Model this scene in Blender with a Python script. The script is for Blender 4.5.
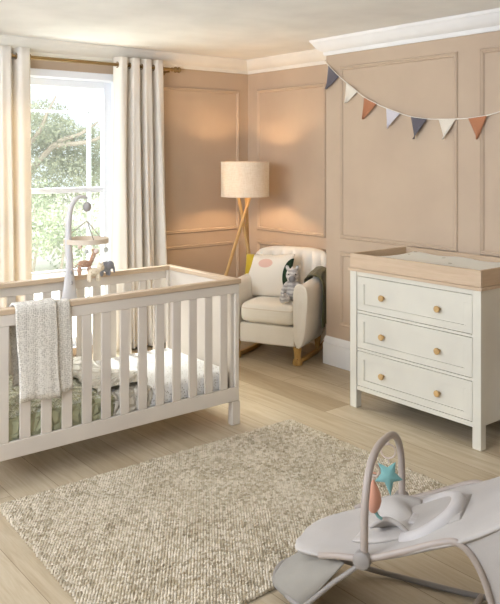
import bpy, bmesh, math, random
from mathutils import Vector, Matrix
random.seed(7)
PI = math.pi
SC = bpy.context.scene
COL = SC.collection
for o in list(bpy.data.objects): bpy.data.objects.remove(o)

# ------------------------------------------------------------------ camera
TH = math.atan2(930, 753)
F = 753.0
cd = bpy.data.cameras.new('camera'); cam = bpy.data.objects.new('camera', cd); COL.objects.link(cam)
cam.location = (0, 0, 1.53)
cam.rotation_euler = (PI/2, 0, TH - PI/2)
cd.sensor_fit = 'HORIZONTAL'; cd.sensor_width = 36; cd.lens = 36*F/500
cd.shift_y = -(302-156)/500.0
cd.clip_start = 0.05; cd.clip_end = 200
SC.camera = cam

# ------------------------------------------------------------------ world, sun, lights, exposure
wd = bpy.data.worlds.new('sky'); SC.world = wd; wd.use_nodes = True
wn = wd.node_tree.nodes; wl = wd.node_tree.links
bgn = wn['Background']; bgn.inputs['Color'].default_value = (0.94, 0.975, 1.0, 1); bgn.inputs['Strength'].default_value = 1.32

def light(kind, name, loc, target, power, color, size=1.0, size_y=None):
    d = bpy.data.lights.new(name, kind); o = bpy.data.objects.new(name, d); COL.objects.link(o)
    o.location = loc
    v = Vector(target) - Vector(loc)
    o.rotation_euler = v.to_track_quat('-Z', 'Y').to_euler()
    d.energy = power; d.color = color
    if kind == 'AREA':
        d.size = size
        if size_y: d.shape = 'RECTANGLE'; d.size_y = size_y
    if kind == 'SUN': d.angle = math.radians(size)
    return o
light('SUN', 'sun', (0, 0, 10), (0.6, 1.0, 10-0.85), 5.0, (1, 0.96, 0.88), 3)
light('AREA', 'window_daylight', (2.7, 8.2, 4.3), (2.4, 4.2, 0.6), 2000, (0.97, 0.98, 1.0), 2.8, 1.8)
light('AREA', 'side_fill_light', (-2.0, 3.4, 2.0), (3.6, 2.0, 1.1), 102, (0.90, 0.97, 1.08), 1.8, 0.7)  # added soft fill from the left; the left wall has no window
light('AREA', 'ceiling_fill_uplight', (-1.0, 1.6, 1.45), (-0.3, 1.9, 2.4), 108, (0.84, 0.965, 1.2), 1.6, 1.4)  # added uplight that brightens the ceiling; no such lamp in the room
SC.view_settings.view_transform = 'Standard'
SC.view_settings.look = 'None'
SC.view_settings.exposure = -0.20
SC.view_settings.gamma = 1.0
SC.view_settings.use_curve_mapping = False

# ------------------------------------------------------------------ materials
def lin(c):
    r = []
    for v in c:
        v /= 255.0
        r.append(v/12.92 if v <= 0.04045 else ((v+0.055)/1.055)**2.4)
    return (r[0], r[1], r[2], 1)

class Mat:
    def __init__(s, name, rgb=(128, 128, 128), rough=0.6, sheen=0.0, metallic=0.0, spec=0.3):
        s.m = bpy.data.materials.new(name); s.m.use_nodes = True
        s.n = s.m.node_tree.nodes; s.l = s.m.node_tree.links
        s.b = s.n['Principled BSDF']; s.out = s.n['Material Output']
        s.b.inputs['Base Color'].default_value = lin(rgb)
        s.b.inputs['Roughness'].default_value = rough
        s.b.inputs['Metallic'].default_value = metallic
        s.b.inputs['Specular IOR Level'].default_value = spec
        s.b.inputs['Sheen Weight'].default_value = sheen
        s._co = None; s.h = None
    def co(s, scale=(1, 1, 1), rot=(0, 0, 0), loc=(0, 0, 0), kind='Object'):
        t = s.n.new('ShaderNodeTexCoord'); mp = s.n.new('ShaderNodeMapping')
        mp.inputs['Scale'].default_value = scale; mp.inputs['Rotation'].default_value = rot; mp.inputs['Location'].default_value = loc
        s.l.new(t.outputs[kind], mp.inputs['Vector']); return mp.outputs['Vector']
    def noise(s, vec, scale=5, detail=3, rough=0.5, dist=0.0):
        t = s.n.new('ShaderNodeTexNoise'); t.inputs['Scale'].default_value = scale; t.inputs['Detail'].default_value = detail
        t.inputs['Roughness'].default_value = rough; t.inputs['Distortion'].default_value = dist
        s.l.new(vec, t.inputs['Vector']); return t.outputs['Fac']
    def wave(s, vec, scale=5, dist=0, detail=0, direction='X', prof='SIN', dscale=1.0):
        t = s.n.new('ShaderNodeTexWave'); t.inputs['Scale'].default_value = scale; t.inputs['Distortion'].default_value = dist
        t.inputs['Detail'].default_value = detail; t.bands_direction = direction; t.wave_profile = prof; t.inputs['Detail Scale'].default_value = dscale
        s.l.new(vec, t.inputs['Vector']); return t.outputs['Fac']
    def voro(s, vec, scale=5, feature='F1', out='Distance', rnd=1.0):
        t = s.n.new('ShaderNodeTexVoronoi'); t.feature = feature; t.inputs['Scale'].default_value = scale
        t.inputs['Randomness'].default_value = rnd
        s.l.new(vec, t.inputs['Vector']); return t.outputs[out]
    def ramp(s, fac, stops, interp='LINEAR'):
        r = s.n.new('ShaderNodeValToRGB'); r.color_ramp.interpolation = interp
        e = r.color_ramp.elements
        while len(e) < len(stops): e.new(0.5)
        for i, (p, c) in enumerate(stops): e[i].position = p; e[i].color = lin(c)
        s.l.new(fac, r.inputs['Fac']); return r.outputs['Color']
    def math(s, op, a, b=None, clamp=False):
        t = s.n.new('ShaderNodeMath'); t.operation = op; t.use_clamp = clamp
        for i, v in enumerate((a, b)):
            if v is None: continue
            if isinstance(v, (int, float)): t.inputs[i].default_value = v
            else: s.l.new(v, t.inputs[i])
        return t.outputs[0]
    def mix(s, fac, a, b, mode='MIX'):
        t = s.n.new('ShaderNodeMix'); t.data_type = 'RGBA'; t.blend_type = mode
        if isinstance(fac, (int, float)): t.inputs[0].default_value = fac
        else: s.l.new(fac, t.inputs[0])
        for k, v in ((6, a), (7, b)):
            if isinstance(v, tuple): t.inputs[k].default_value = lin(v)
            else: s.l.new(v, t.inputs[k])
        return t.outputs[2]
    def color(s, c): s.l.new(c, s.b.inputs['Base Color']); return s
    def bump(s, h, strength=0.3, dist=0.01):
        b = s.n.new('ShaderNodeBump'); b.inputs['Strength'].default_value = strength; b.inputs['Distance'].default_value = dist
        s.l.new(h, b.inputs['Height']); s.l.new(b.outputs['Normal'], s.b.inputs['Normal']); return s
    def translucent(s, fac, col):
        t = s.n.new('ShaderNodeBsdfTranslucent'); mx = s.n.new('ShaderNodeMixShader')
        t.inputs['Color'].default_value = lin(col) if isinstance(col, tuple) else (1, 1, 1, 1)
        if not isinstance(col, tuple): s.l.new(col, t.inputs['Color'])
        mx.inputs[0].default_value = fac
        s.l.new(s.b.outputs[0], mx.inputs[1]); s.l.new(t.outputs[0], mx.inputs[2]); s.l.new(mx.outputs[0], s.out.inputs['Surface']); return s

def paint(name, rgb, rough=0.55, bumps=0.05):
    m = Mat(name, rgb, rough)
    v = m.co(); n = m.noise(v, 2.5, 3)
    c2 = tuple(min(255, int(x*1.03)) for x in rgb); c1 = tuple(int(x*0.975) for x in rgb)
    m.color(m.ramp(n, [(0.3, c1), (0.7, c2)])); m.bump(m.noise(v, 180, 2), bumps, 0.002)
    return m.m
def wood(name, a, b, axis='X', rough=0.5, scale=1.0):
    m = Mat(name, a, rough)
    sc = {'X': (0.6, 9, 9), 'Y': (9, 0.6, 9), 'Z': (9, 9, 0.6)}[axis]
    v = m.co(tuple(x*scale for x in sc)); n = m.noise(v, 3.0, 6, 0.6, 0.6); n2 = m.noise(v, 18, 4, 0.7)
    c = m.mix(0.35, m.ramp(n, [(0.3, a), (0.7, b)]), m.ramp(n2, [(0.35, a), (0.65, b)]))
    m.color(c); m.bump(n2, 0.08, 0.002); return m.m
def fabric(name, a, b=None, scale=350, bump=0.25, sheen=0.2, big=6):
    b = b or tuple(min(255, int(x*1.06)) for x in a)
    m = Mat(name, a, 0.9, sheen, spec=0.1)
    v = m.co(); w1 = m.wave(v, scale, 1.5, 1, 'X'); w2 = m.wave(v, scale, 1.5, 1, 'Z'); w3 = m.wave(v, scale, 1.5, 1, 'Y')
    w = m.math('MULTIPLY', m.math('ADD', m.math('ADD', w1, w2), w3), 0.333)
    n = m.noise(v, big, 3); f = m.math('ADD', m.math('MULTIPLY', w, 0.4), m.math('MULTIPLY', n, 0.6))
    m.color(m.ramp(f, [(0.35, a), (0.65, b)])); m.bump(w, bump, 0.001); return m

M = {}
M['wall'] = paint('clay_wall_paint', (195, 173, 149), 0.6)
M['white_trim'] = paint('white_trim_paint', (238, 235, 230), 0.45)
M['warm_lit_trim'] = paint('warm_lit_trim_paint', (240, 234, 222), 0.5)  # same trim as the white; the lighting difference is put into this colour
M['ceiling'] = paint('ceiling_paint', (246, 245, 241), 0.8)
M['crib_paint'] = paint('crib_paint', (218, 206, 190), 0.42, 0.02)
M['dresser_paint'] = paint('dresser_paint', (217, 211, 195), 0.42, 0.02)
M['oak_x'] = wood('pale_oak_x', (194, 167, 136), (213, 188, 157), 'X')
M['oak_y'] = wood('pale_oak_y', (194, 167, 138), (213, 189, 160), 'Y')
M['oak_z'] = wood('lamp_oak', (196, 154, 98), (220, 182, 124), 'Z')
M['knob'] = wood('knob_oak', (190, 152, 98), (208, 172, 118), 'X', 0.4)
M['rocker'] = wood('honey_wood', (176, 134, 72), (204, 164, 96), 'Y', 0.4)
M['brass'] = Mat('antique_brass', (150, 122, 78), 0.35, metallic=0.7).m
M['dark'] = Mat('gap_shade', (60, 50, 40), 0.8).m  # flat dark colour painting the shade inside gaps and holes
M['upvc'] = Mat('white_window_frame', (244, 246, 250), 0.35).m

# glass, with a faint pale veil mixed in as overexposure haze
g = Mat('window_glass'); tr = g.n.new('ShaderNodeBsdfTransparent'); gl = g.n.new('ShaderNodeBsdfGlossy'); gl.inputs['Roughness'].default_value = 0.02
mx = g.n.new('ShaderNodeMixShader'); mx.inputs[0].default_value = 0.05; tl = g.n.new('ShaderNodeBsdfTranslucent'); m2 = g.n.new('ShaderNodeMixShader'); m2.inputs[0].default_value = 0.01; g.l.new(tr.outputs[0], m2.inputs[1]); g.l.new(tl.outputs[0], m2.inputs[2]); g.l.new(m2.outputs[0], mx.inputs[1]); g.l.new(gl.outputs[0], mx.inputs[2]); g.l.new(mx.outputs[0], g.out.inputs['Surface'])
tr.inputs['Color'].default_value = (0.97, 1, 0.99, 1)
M['glass'] = g.m

# floor planks: uv carries metres across / along, 'tone' per plank
def floor_mat():
    m = Mat('oak_plank_floor', (190, 165, 132), 0.42, spec=0.35)
    v = m.co((7, 0.55, 7)); n = m.noise(v, 3.2, 8, 0.62, 1.2); n2 = m.noise(m.co((60, 1.5, 1)), 4, 4, 0.6)
    at = m.n.new('ShaderNodeAttribute'); at.attribute_name = 'tone'
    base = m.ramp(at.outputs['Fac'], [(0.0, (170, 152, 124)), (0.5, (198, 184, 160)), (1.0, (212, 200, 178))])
    grain = m.ramp(n, [(0.25, (205, 190, 165)), (0.75, (255, 252, 246))])
    c = m.mix(0.8, base, grain, 'MULTIPLY')
    c = m.mix(0.3, c, m.ramp(n2, [(0.3, (215, 200, 180)), (0.7, (255, 255, 255))]), 'MULTIPLY')
    u = m.n.new('ShaderNodeUVMap'); u.uv_map = 'plank'; sp = m.n.new('ShaderNodeSeparateXYZ'); m.l.new(u.outputs[0], sp.inputs[0])
    e = m.math('MINIMUM', sp.outputs[0], sp.outputs[1])
    line = m.math('LESS_THAN', e, 0.0022)
    c = m.mix(line, c, (120, 98, 72)); m.color(c)
    h = m.math('SUBTRACT', m.math('MULTIPLY', n, 0.3), line); m.bump(h, 0.25, 0.002); return m.m
M['floor'] = floor_mat()

def rug_mat():
    m = Mat('woven_wool', (205, 188, 160), 0.95, 0.3, spec=0.05)
    v = m.co(); r = m.voro(v, 70, out='Color'); s = m.n.new('ShaderNodeSeparateColor'); m.l.new(r, s.inputs[0])
    n = m.noise(v, 5, 3); f = m.math('ADD', m.math('MULTIPLY', s.outputs[0], 0.6), m.math('MULTIPLY', n, 0.5))
    m.color(m.ramp(f, [(0.18, (146, 130, 103)), (0.42, (189, 173, 145)), (0.8, (223, 209, 186))])); m.bump(m.noise(v, 500, 2), 0.3, 0.002); return m.m
M['rug'] = rug_mat()
M['rug_back'] = fabric('rug_backing', (176, 158, 128)).m

def curtain_mat():
    m = fabric('cream_curtain', (246, 238, 225), (250, 244, 233), 300, 0.1)
    m.translucent(0.20, (232, 216, 194)); return m.m
M['curtain'] = curtain_mat()

def sheet_mat():
    m = Mat('dotted_sheet', (243, 238, 230), 0.9, spec=0.1); v = m.co()
    d = m.voro(v, 85, rnd=0.7); c = m.math('LESS_THAN', d, 0.24)
    m.color(m.mix(c, (251, 249, 245), (160, 146, 130))); m.bump(m.noise(v, 14, 2), 0.15, 0.01); return m.m
M['sheet'] = sheet_mat()
def quilt_mat(name, a, b, leaf):
    m = Mat(name, a, 0.92, 0.2, spec=0.1); v = m.co((1, 1, 1), (0, 0, 0.6)); d = m.voro(v, 16, rnd=0.55, feature='DISTANCE_TO_EDGE')
    lf = m.noise(m.co((70, 26, 50), (0, 0, 0.9)), 1.0, 2, 0.5, 2.5)
    gz = m.n.new('ShaderNodeSeparateXYZ'); m.l.new(m.co(), gz.inputs[0])
    on = m.math('MULTIPLY', m.math('GREATER_THAN', lf, 0.5), m.math('GREATER_THAN', gz.outputs[2], 0.316))
    c = m.mix(on, a, leaf)
    e = m.math('SUBTRACT', 1.0, m.math('MULTIPLY', d, 5.0, True))
    c = m.mix(m.math('MULTIPLY', e, 0.35), c, b); m.color(c)
    m.bump(m.math('MULTIPLY', d, 5.0, True), 0.7, 0.02); return m.m
M['quilt_green'] = quilt_mat('sage_quilt', (184, 182, 146), (152, 150, 114), (230, 229, 212))
M['quilt_cream'] = quilt_mat('cream_quilt', (228, 220, 204), (196, 186, 166), (238, 232, 220))
def knit_mat(name, a, b, sc=60):
    m = Mat(name, a, 0.95, 0.3, spec=0.05); v = m.co((1, 1, 1))
    w = m.wave(m.co((1, 1, 1)), sc/6, 2.0, 2, 'X', dscale=6); s2 = m.voro(v, sc*2.6, rnd=0.5)
    f = m.math('ADD', m.math('MULTIPLY', w, 0.16), m.math('MULTIPLY', s2, 1.0))
    m.color(m.ramp(f, [(0.15, b), (0.75, a)])); m.bump(m.math('SUBTRACT', 1.0, f), 0.6, 0.006); return m.m
M['knit'] = knit_mat('oatmeal_knit', (236, 228, 213), (188, 177, 158), 44)
M['olive'] = knit_mat('olive_knit', (96, 92, 60), (122, 116, 78), 50)
M['chair'] = fabric('cream_upholstery', (240, 231, 214), (246, 238, 224), 320, 0.15, 0.3).m
M['piping'] = fabric('piping_fabric', (222, 208, 186)).m
M['linen'] = None
def shade_mat():
    m = fabric('linen_shade', (232, 214, 186), (244, 230, 206), 240, 0.1)
    v = m.co((1, 1, 1)); n = m.noise(m.co((60, 60, 8)), 3, 4); n2 = m.noise(m.co((8, 8, 90)), 3, 4)
    f = m.math('MULTIPLY', m.math('ADD', n, n2), 0.5); c = m.ramp(f, [(0.35, (226, 216, 198)), (0.65, (246, 240, 228))]); m.color(c)
    m.translucent(0.28, c); return m.m
M['shade'] = shade_mat()
b = Mat('warm_bulb'); em = b.n.new('ShaderNodeEmission'); em.inputs['Color'].default_value = (1, 0.66, 0.37, 1); em.inputs['Strength'].default_value = 330
b.l.new(em.outputs[0], b.out.inputs['Surface']); M['bulb'] = b.m
M['grey_plastic'] = Mat('warm_grey_plastic', (146, 138, 130), 0.45).m
M['bouncer_tube'] = Mat('taupe_tube', (168, 154, 142), 0.4).m
M['bouncer_fabric'] = fabric('grey_marl', (172, 163, 154), (186, 178, 169), 420, 0.1).m
M['bouncer_insert'] = fabric('pale_grey_marl', (186, 178, 171), (200, 193, 187), 420, 0.1).m
M['bouncer_panel'] = fabric('taupe_panel', (142, 135, 124), (152, 145, 133), 420, 0.1).m
M['teal'] = fabric('teal_felt', (112, 156, 150), (126, 168, 162), 400).m
M['terracotta_felt'] = fabric('terracotta_felt', (204, 146, 120), (214, 158, 132), 400).m
M['pale_ring'] = Mat('beige_plastic_ring', (196, 178, 164), 0.4).m
M['offwhite_plastic'] = Mat('white_plastic', (216, 210, 204), 0.4).m
M['ball_grey'] = fabric('grey_felt', (168, 162, 156)).m
M['cord_taupe'] = Mat('taupe_cord', (150, 136, 120), 0.9).m
M['hoop'] = wood('pale_hoop_wood', (214, 196, 172), (226, 210, 188), 'X')
M['pom_grey'] = fabric('sage_pom', (196, 196, 184)).m
M['pom_pink'] = fabric('blush_pom', (226, 206, 194)).m
M['string'] = Mat('white_cord', (236, 228, 214), 0.9).m
M['flag_slate'] = fabric('slate_flag', (98, 94, 100), (112, 107, 112), 500).m
M['flag_cream'] = fabric('cream_flag', (226, 216, 198), (238, 230, 214), 500).m
M['flag_rust'] = fabric('rust_flag', (176, 118, 84), (190, 132, 98), 500).m
M['flag_lilac'] = fabric('pale_grey_flag', (206, 200, 204), (216, 211, 214), 500).m
def spot(name, a, b, sc, th):
    m = fabric(name, a); v = m.co(); d = m.voro(v, sc, rnd=1.0); m.color(m.mix(m.math('LESS_THAN', d, th), a, b)); return m.m
M['giraffe'] = spot('giraffe_plush', (186, 146, 118), (210, 180, 152), 90, 0.35)
M['lion'] = spot('cream_plush', (232, 216, 188), (206, 182, 148), 90, 0.35)
M['elephant'] = fabric('grey_plush', (132, 130, 132), (150, 148, 150)).m
def zebra():
    m = fabric('zebra_plush', (188, 184, 182)); w = m.wave(m.co(), 14, 3.0, 2, 'Z', dscale=3)
    m.color(m.ramp(w, [(0.35, (184, 180, 178)), (0.6, (220, 216, 212))])); m.bump(m.noise(m.co(), 260, 2), 0.5, 0.004); return m.m
M['zebra'] = zebra()
M['zebra_dark'] = fabric('zebra_nose', (140, 137, 138)).m
M['eye'] = Mat('black_eye', (20, 18, 18), 0.2).m
def mat_pattern():
    m = Mat('changing_mat_wipe', (240, 238, 226), 0.5); v = m.co(); d = m.voro(v, 11, rnd=0.9); c = m.math('LESS_THAN', d, 0.14)
    m.color(m.mix(c, (243, 241, 230), (176, 172, 150))); return m.m
M['mat'] = mat_pattern()
def cushion_mat():
    # appliqué blobs on the cushion front, in the cushion's own x/z plane
    m = fabric('cushion_cover', (236, 226, 210), (242, 234, 220), 300, 0.15)
    t = m.n.new('ShaderNodeTexCoord'); s = m.n.new('ShaderNodeSeparateXYZ'); m.l.new(t.outputs['Object'], s.inputs[0])
    X, Z = s.outputs[0], s.outputs[2]
    def ell(cx, cz, rx, rz):
        a = m.math('POWER', m.math('ABSOLUTE', m.math('DIVIDE', m.math('SUBTRACT', X, cx), rx)), 2.0)
        b_ = m.math('POWER', m.math('ABSOLUTE', m.math('DIVIDE', m.math('SUBTRACT', Z, cz), rz)), 2.0)
        return m.math('LESS_THAN', m.math('ADD', a, b_), 1.0)
    c = m.mix(ell(-0.235, 0.10, 0.11, 0.17), (238, 229, 214), (196, 168, 48))
    c = m.mix(ell(-0.235, -0.15, 0.045, 0.13), c, (196, 168, 48))
    c = m.mix(ell(0.0, 0.085, 0.062, 0.036), c, (226, 188, 172))
    c = m.mix(ell(0.225, -0.0, 0.07, 0.14), c, (48, 66, 46))
    m.color(c); return m.m
M['cushion'] = cushion_mat()
M['leaf'] = None
def leaf_mat(name, a, b, tr):
    m = Mat(name, a, 0.6); n = m.noise(m.co(), 2.5, 3); c = m.ramp(n, [(0.35, a), (0.65, b)]); m.color(c); m.translucent(tr, c); return m.m
M['leaf'] = leaf_mat('oak_leaves', (158, 166, 142), (192, 197, 176), 0.4)
M['leaf2'] = leaf_mat('shrub_leaves', (148, 160, 134), (188, 195, 170), 0.4)
M['bark'] = Mat('bark', (160, 152, 140), 0.9).m
M['paving'] = Mat('pale_paving', (226, 222, 212), 0.9).m

# ------------------------------------------------------------------ mesh helpers
class MB:
    def __init__(s): s.v = []; s.f = []; s.sm = []
    def add(s, verts, faces, smooth=True):
        o = len(s.v); s.v += [tuple(p) for p in verts]; s.f += [tuple(i+o for i in f) for f in faces]; s.sm += [smooth]*len(faces); return s
    def box(s, x0, x1, y0, y1, z0, z1):
        v = [(x, y, z) for z in (z0, z1) for y in (y0, y1) for x in (x0, x1)]
        return s.add(v, [(0, 2, 3, 1), (4, 5, 7, 6), (0, 1, 5, 4), (2, 6, 7, 3), (0, 4, 6, 2), (1, 3, 7, 5)], False)
    def tube(s, pts, r, n=10, closed=False, caps=True):
        pts = [Vector(p) for p in pts]; N = len(pts); rr = r if isinstance(r, (list, tuple)) else [r]*N
        rings = []; up = None
        for i in range(N):
            if closed: t = pts[(i+1) % N] - pts[i-1]
            else: t = pts[min(i+1, N-1)] - pts[max(i-1, 0)]
            t.normalize()
            if up is None:
                up = Vector((0, 0, 1)) if abs(t.z) < 0.9 else Vector((1, 0, 0))
            a = t.cross(up).normalized(); b_ = a.cross(t).normalized(); up = b_
            rings.append([pts[i] + (a*math.cos(2*PI*k/n) + b_*math.sin(2*PI*k/n))*rr[i] for k in range(n)])
        v = [p for rg in rings for p in rg]; f = []
        for i in range(N if closed else N-1):
            j = (i+1) % N
            for k in range(n): f.append((i*n+k, i*n+(k+1) % n, j*n+(k+1) % n, j*n+k))
        if not closed and caps: f.append(tuple(range(n))[::-1]); f.append(tuple((N-1)*n+k for k in range(n)))
        return s.add(v, f)
    def lathe(s, prof, c=(0, 0, 0), n=24, axis='Z'):   # a profile that ends where it starts is a ring, left uncapped
        v = []; f = []; m = len(prof)
        for (r, z) in prof:
            for k in range(n):
                a = 2*PI*k/n; p = (r*math.cos(a), r*math.sin(a), z)
                if axis == 'X': p = (p[2], p[0], p[1])
                if axis == 'Y': p = (p[0], p[2], p[1])
                v.append((p[0]+c[0], p[1]+c[1], p[2]+c[2]))
        for i in range(m-1):
            for k in range(n): f.append((i*n+k, i*n+(k+1) % n, (i+1)*n+(k+1) % n, (i+1)*n+k))
        shut = prof[0] == prof[-1]
        if prof[0][0] > 1e-6 and not shut: f.append(tuple(range(n))[::-1])
        if prof[-1][0] > 1e-6 and not shut: f.append(tuple((m-1)*n+k for k in range(n)))
        return s.add(v, f)
    def grid(s, fn, nu, nv, closed_u=False):
        v = [fn(i/nu, j/nv) for j in range(nv+1) for i in range(nu+1)]
        f = [(j*(nu+1)+i, j*(nu+1)+i+1, (j+1)*(nu+1)+i+1, (j+1)*(nu+1)+i) for j in range(nv) for i in range(nu)]
        return s.add(v, f)
    def loft(s, secs, cap=True):
        n = len(secs[0]); v = [p for q in secs for p in q]; f = []
        for i in range(len(secs)-1):
            for k in range(n): f.append((i*n+k, i*n+(k+1) % n, (i+1)*n+(k+1) % n, (i+1)*n+k))
        if cap: f.append(tuple(range(n))[::-1]); f.append(tuple((len(secs)-1)*n+k for k in range(n)))
        return s.add(v, f)
    def ell(s, c, r, nu=16, nv=10, rot=None, p=1.0):
        v = []; f = []
        def sp(t): return math.copysign(abs(t)**p, t)
        for j in range(nv+1):
            ph = -PI/2 + PI*j/nv
            for i in range(nu):
                th = 2*PI*i/nu
                q = Vector((r[0]*sp(math.cos(ph))*sp(math.cos(th)), r[1]*sp(math.cos(ph))*sp(math.sin(th)), r[2]*sp(math.sin(ph))))
                if rot: q = rot @ q
                v.append((q.x+c[0], q.y+c[1], q.z+c[2]))
        for j in range(nv):
            for i in range(nu): f.append((j*nu+i, j*nu+(i+1) % nu, (j+1)*nu+(i+1) % nu, (j+1)*nu+i))
        return s.add(v, f)
    def prism(s, poly, fn, depth):   # poly 2d points, fn(u,v,d)->xyz
        n = len(poly); v = [fn(u, w, 0) for u, w in poly] + [fn(u, w, depth) for u, w in poly]
        f = [tuple(range(n))[::-1], tuple(range(n, 2*n))] + [(i, (i+1) % n, n+(i+1) % n, n+i) for i in range(n)]
        return s.add(v, f, False)
    def build(s, name, mat, parent=None, world=True, bevel=0, smooth=40, solid=0, sub=0, weld=True, remesh=0):
        me = bpy.data.meshes.new(name)
        vs = s.v
        if parent is not None and world:
            mi = parent_matrix(parent).inverted(); vs = [tuple(mi @ Vector(p)) for p in s.v]
        me.from_pydata(vs, [], s.f)
        bm = bmesh.new(); bm.from_mesh(me)
        if weld: bmesh.ops.remove_doubles(bm, verts=bm.verts, dist=1e-5)
        bmesh.ops.recalc_face_normals(bm, faces=bm.faces)
        for f_ in bm.faces: f_.smooth = True
        bm.to_mesh(me); bm.free()
        me.set_sharp_from_angle(angle=math.radians(smooth))
        me.materials.append(mat)
        o = bpy.data.objects.new(name, me); COL.objects.link(o)
        if parent is not None: o.parent = parent
        if solid: md = o.modifiers.new('Solidify', 'SOLIDIFY'); md.thickness = solid; md.offset = 0
        if remesh:
            md = o.modifiers.new('Remesh', 'REMESH'); md.mode = 'VOXEL'; md.voxel_size = remesh; md.use_smooth_shade = True
            md = o.modifiers.new('Smooth', 'SMOOTH'); md.factor = 0.6; md.iterations = 4
        if bevel: md = o.modifiers.new('Bevel', 'BEVEL'); md.width = bevel; md.segments = 2; md.limit_method = 'ANGLE'; md.harden_normals = False
        if sub: md = o.modifiers.new('Subdivision', 'SUBSURF'); md.levels = sub; md.render_levels = sub
        return o

def parent_matrix(o):
    m = Matrix.Translation(o.location) @ Matrix.Rotation(o.rotation_euler.z, 4, 'Z')
    return parent_matrix(o.parent) @ m if o.parent else m
def thing(name, label, cat, loc=(0, 0, 0), rz=0.0, group=None):
    o = bpy.data.objects.new(name, None); COL.objects.link(o); o.location = loc; o.rotation_euler = (0, 0, rz)
    o.empty_display_size = 0.1; return tag(o, label, cat, group)
def tag(o, label, cat, group=None):
    o['label'] = label; o['category'] = cat
    if group: o['group'] = group
    return o
def struct(o): o['kind'] = 'structure'; return o
def smoothpath(pts, n=8, closed=False):
    P = [Vector(p) for p in pts]; N = len(P); out = []
    rng = N if closed else N-1
    for i in range(rng):
        p0 = P[(i-1) % N] if closed or i > 0 else P[0]; p1 = P[i]; p2 = P[(i+1) % N]; p3 = P[(i+2) % N] if closed or i+2 < N else P[-1]
        for k in range(n):
            t = k/n; out.append(0.5*((2*p1) + (p2-p0)*t + (2*p0-5*p1+4*p2-p3)*t*t + (3*p1-p0-3*p2+p3)*t**3))
    if not closed: out.append(P[-1])
    return out

# ------------------------------------------------------------------ room
XA, XB, YB, YW, CZ = 4.288, 3.94, 3.970, 5.325, 2.385
X0, Y0 = -3.2, -2.2
def build_floor():
    me = bpy.data.meshes.new('floor'); v = []; f = []; uv = []; tone = []
    W = 0.2095; x = X0 - 0.0; xs = []
    k0 = 3.1825
    n0 = int((k0 - X0)/W) + 1
    for i in range(-n0, 7):
        xa = k0 + i*W; xb = xa + W
        rnd = random.Random(i*13+5)
        off = rnd.uniform(0, 1.9)
        cuts = [Y0]
        y = Y0 + off
        while y < YW: cuts.append(y); y += 1.9
        cuts.append(YW+0.15)
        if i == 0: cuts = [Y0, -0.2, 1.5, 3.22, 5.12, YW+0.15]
        for a, b_ in zip(cuts[:-1], cuts[1:]):
            t = rnd.uniform(0.42, 0.9)
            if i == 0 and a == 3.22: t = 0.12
            xa_, xb_ = max(xa, X0), min(xb, XA+0.1)
            if xb_ - xa_ < 1e-4: continue
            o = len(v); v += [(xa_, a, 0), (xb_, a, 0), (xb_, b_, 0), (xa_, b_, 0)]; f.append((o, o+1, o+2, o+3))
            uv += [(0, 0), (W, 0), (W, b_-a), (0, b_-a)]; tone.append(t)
    me.from_pydata(v, [], f); ul = me.uv_layers.new(name='plank')
    for i, q in enumerate(uv): ul.data[i].uv = q
    at = me.attributes.new('tone', 'FLOAT', 'FACE')
    for i, t in enumerate(tone): at.data[i].value = t
    me.materials.append(M['floor']); o = bpy.data.objects.new('floor', me); COL.objects.link(o); struct(o)
    md = o.modifiers.new('Solidify', 'SOLIDIFY'); md.thickness = 0.05; md.offset = -1
build_floor()
struct(MB().box(X0, XA+0.1, Y0, YW+0.15, CZ, CZ+0.08).build('ceiling', M['ceiling']))
# window wall with opening
WX0, WX1, WZ0, WZ1 = 1.72, 2.93, 0.06, 2.12
wb = MB().box(X0, WX0, YW, YW+0.15, 0, CZ).box(WX1, XA+0.1, YW, YW+0.15, 0, CZ).box(WX0, WX1, YW, YW+0.15, WZ1, CZ).box(WX0, WX1, YW, YW+0.15, 0, WZ0)
wall_back = struct(wb.build('wall_back', M['wall']))
wall_right = struct(MB().box(XA, XA+0.1, YB, YW, 0, CZ).build('wall_alcove', M['wall']))
breast = struct(MB().box(XB, XA+0.1, Y0, YB, 0, CZ).build('wall_right', M['wall']))
struct(MB().box(X0-0.1, X0, Y0, YW+0.15, 0, CZ).build('wall_left', M['warm_lit_trim']))
struct(MB().box(X0-0.1, XA+0.1, Y0-0.1, Y0, 0, CZ).build('wall_front', M['warm_lit_trim']))

def sweep_trim(name, prof, mat, path, corner):
    # prof: (d, z) ; path fn d-> list of xy ; closed profile
    m = MB(); secs = []
    for pf in path: secs.append([(pf(d)[0], pf(d)[1], z) for d, z in prof])
    m.loft(secs); return struct(m.build(name, mat, smooth=30))
pth = [lambda d: (X0, YW-d), lambda d: (XA-d, YW-d), lambda d: (XA-d, YB+d)]
pth_b = [lambda d: (XA-d if False else XA-0.001, YB+d), lambda d: (XB-d, YB+d), lambda d: (XB-d, Y0)]
cz0 = 2.27
crown = [(0, cz0), (0.012, cz0), (0.016, cz0+0.015), (0.016, cz0+0.028), (0.03, cz0+0.034), (0.05, cz0+0.05), (0.07, cz0+0.078), (0.078, cz0+0.092), (0.082, cz0+0.094), (0.088, cz0+0.104), (0.091, CZ-0.0005), (0, CZ-0.0005)]
sweep_trim('trim_1', crown, M['warm_lit_trim'], pth, 0)
sweep_trim('trim_2', crown, M['white_trim'], pth_b, 0)
bb = [(0, 0.0005), (0.018, 0.0005), (0.018, 0.15), (0.013, 0.158), (0.013, 0.175), (0.008, 0.19), (0.003, 0.205), (0, 0.205)]
sweep_trim('baseboard_right', bb, M['white_trim'], pth_b, 0)
sweep_trim('baseboard_alcove', bb, M['warm_lit_trim'], [lambda d: (XA-d, YW-d), lambda d: (XA-d, YB+d)], 0)
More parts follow.
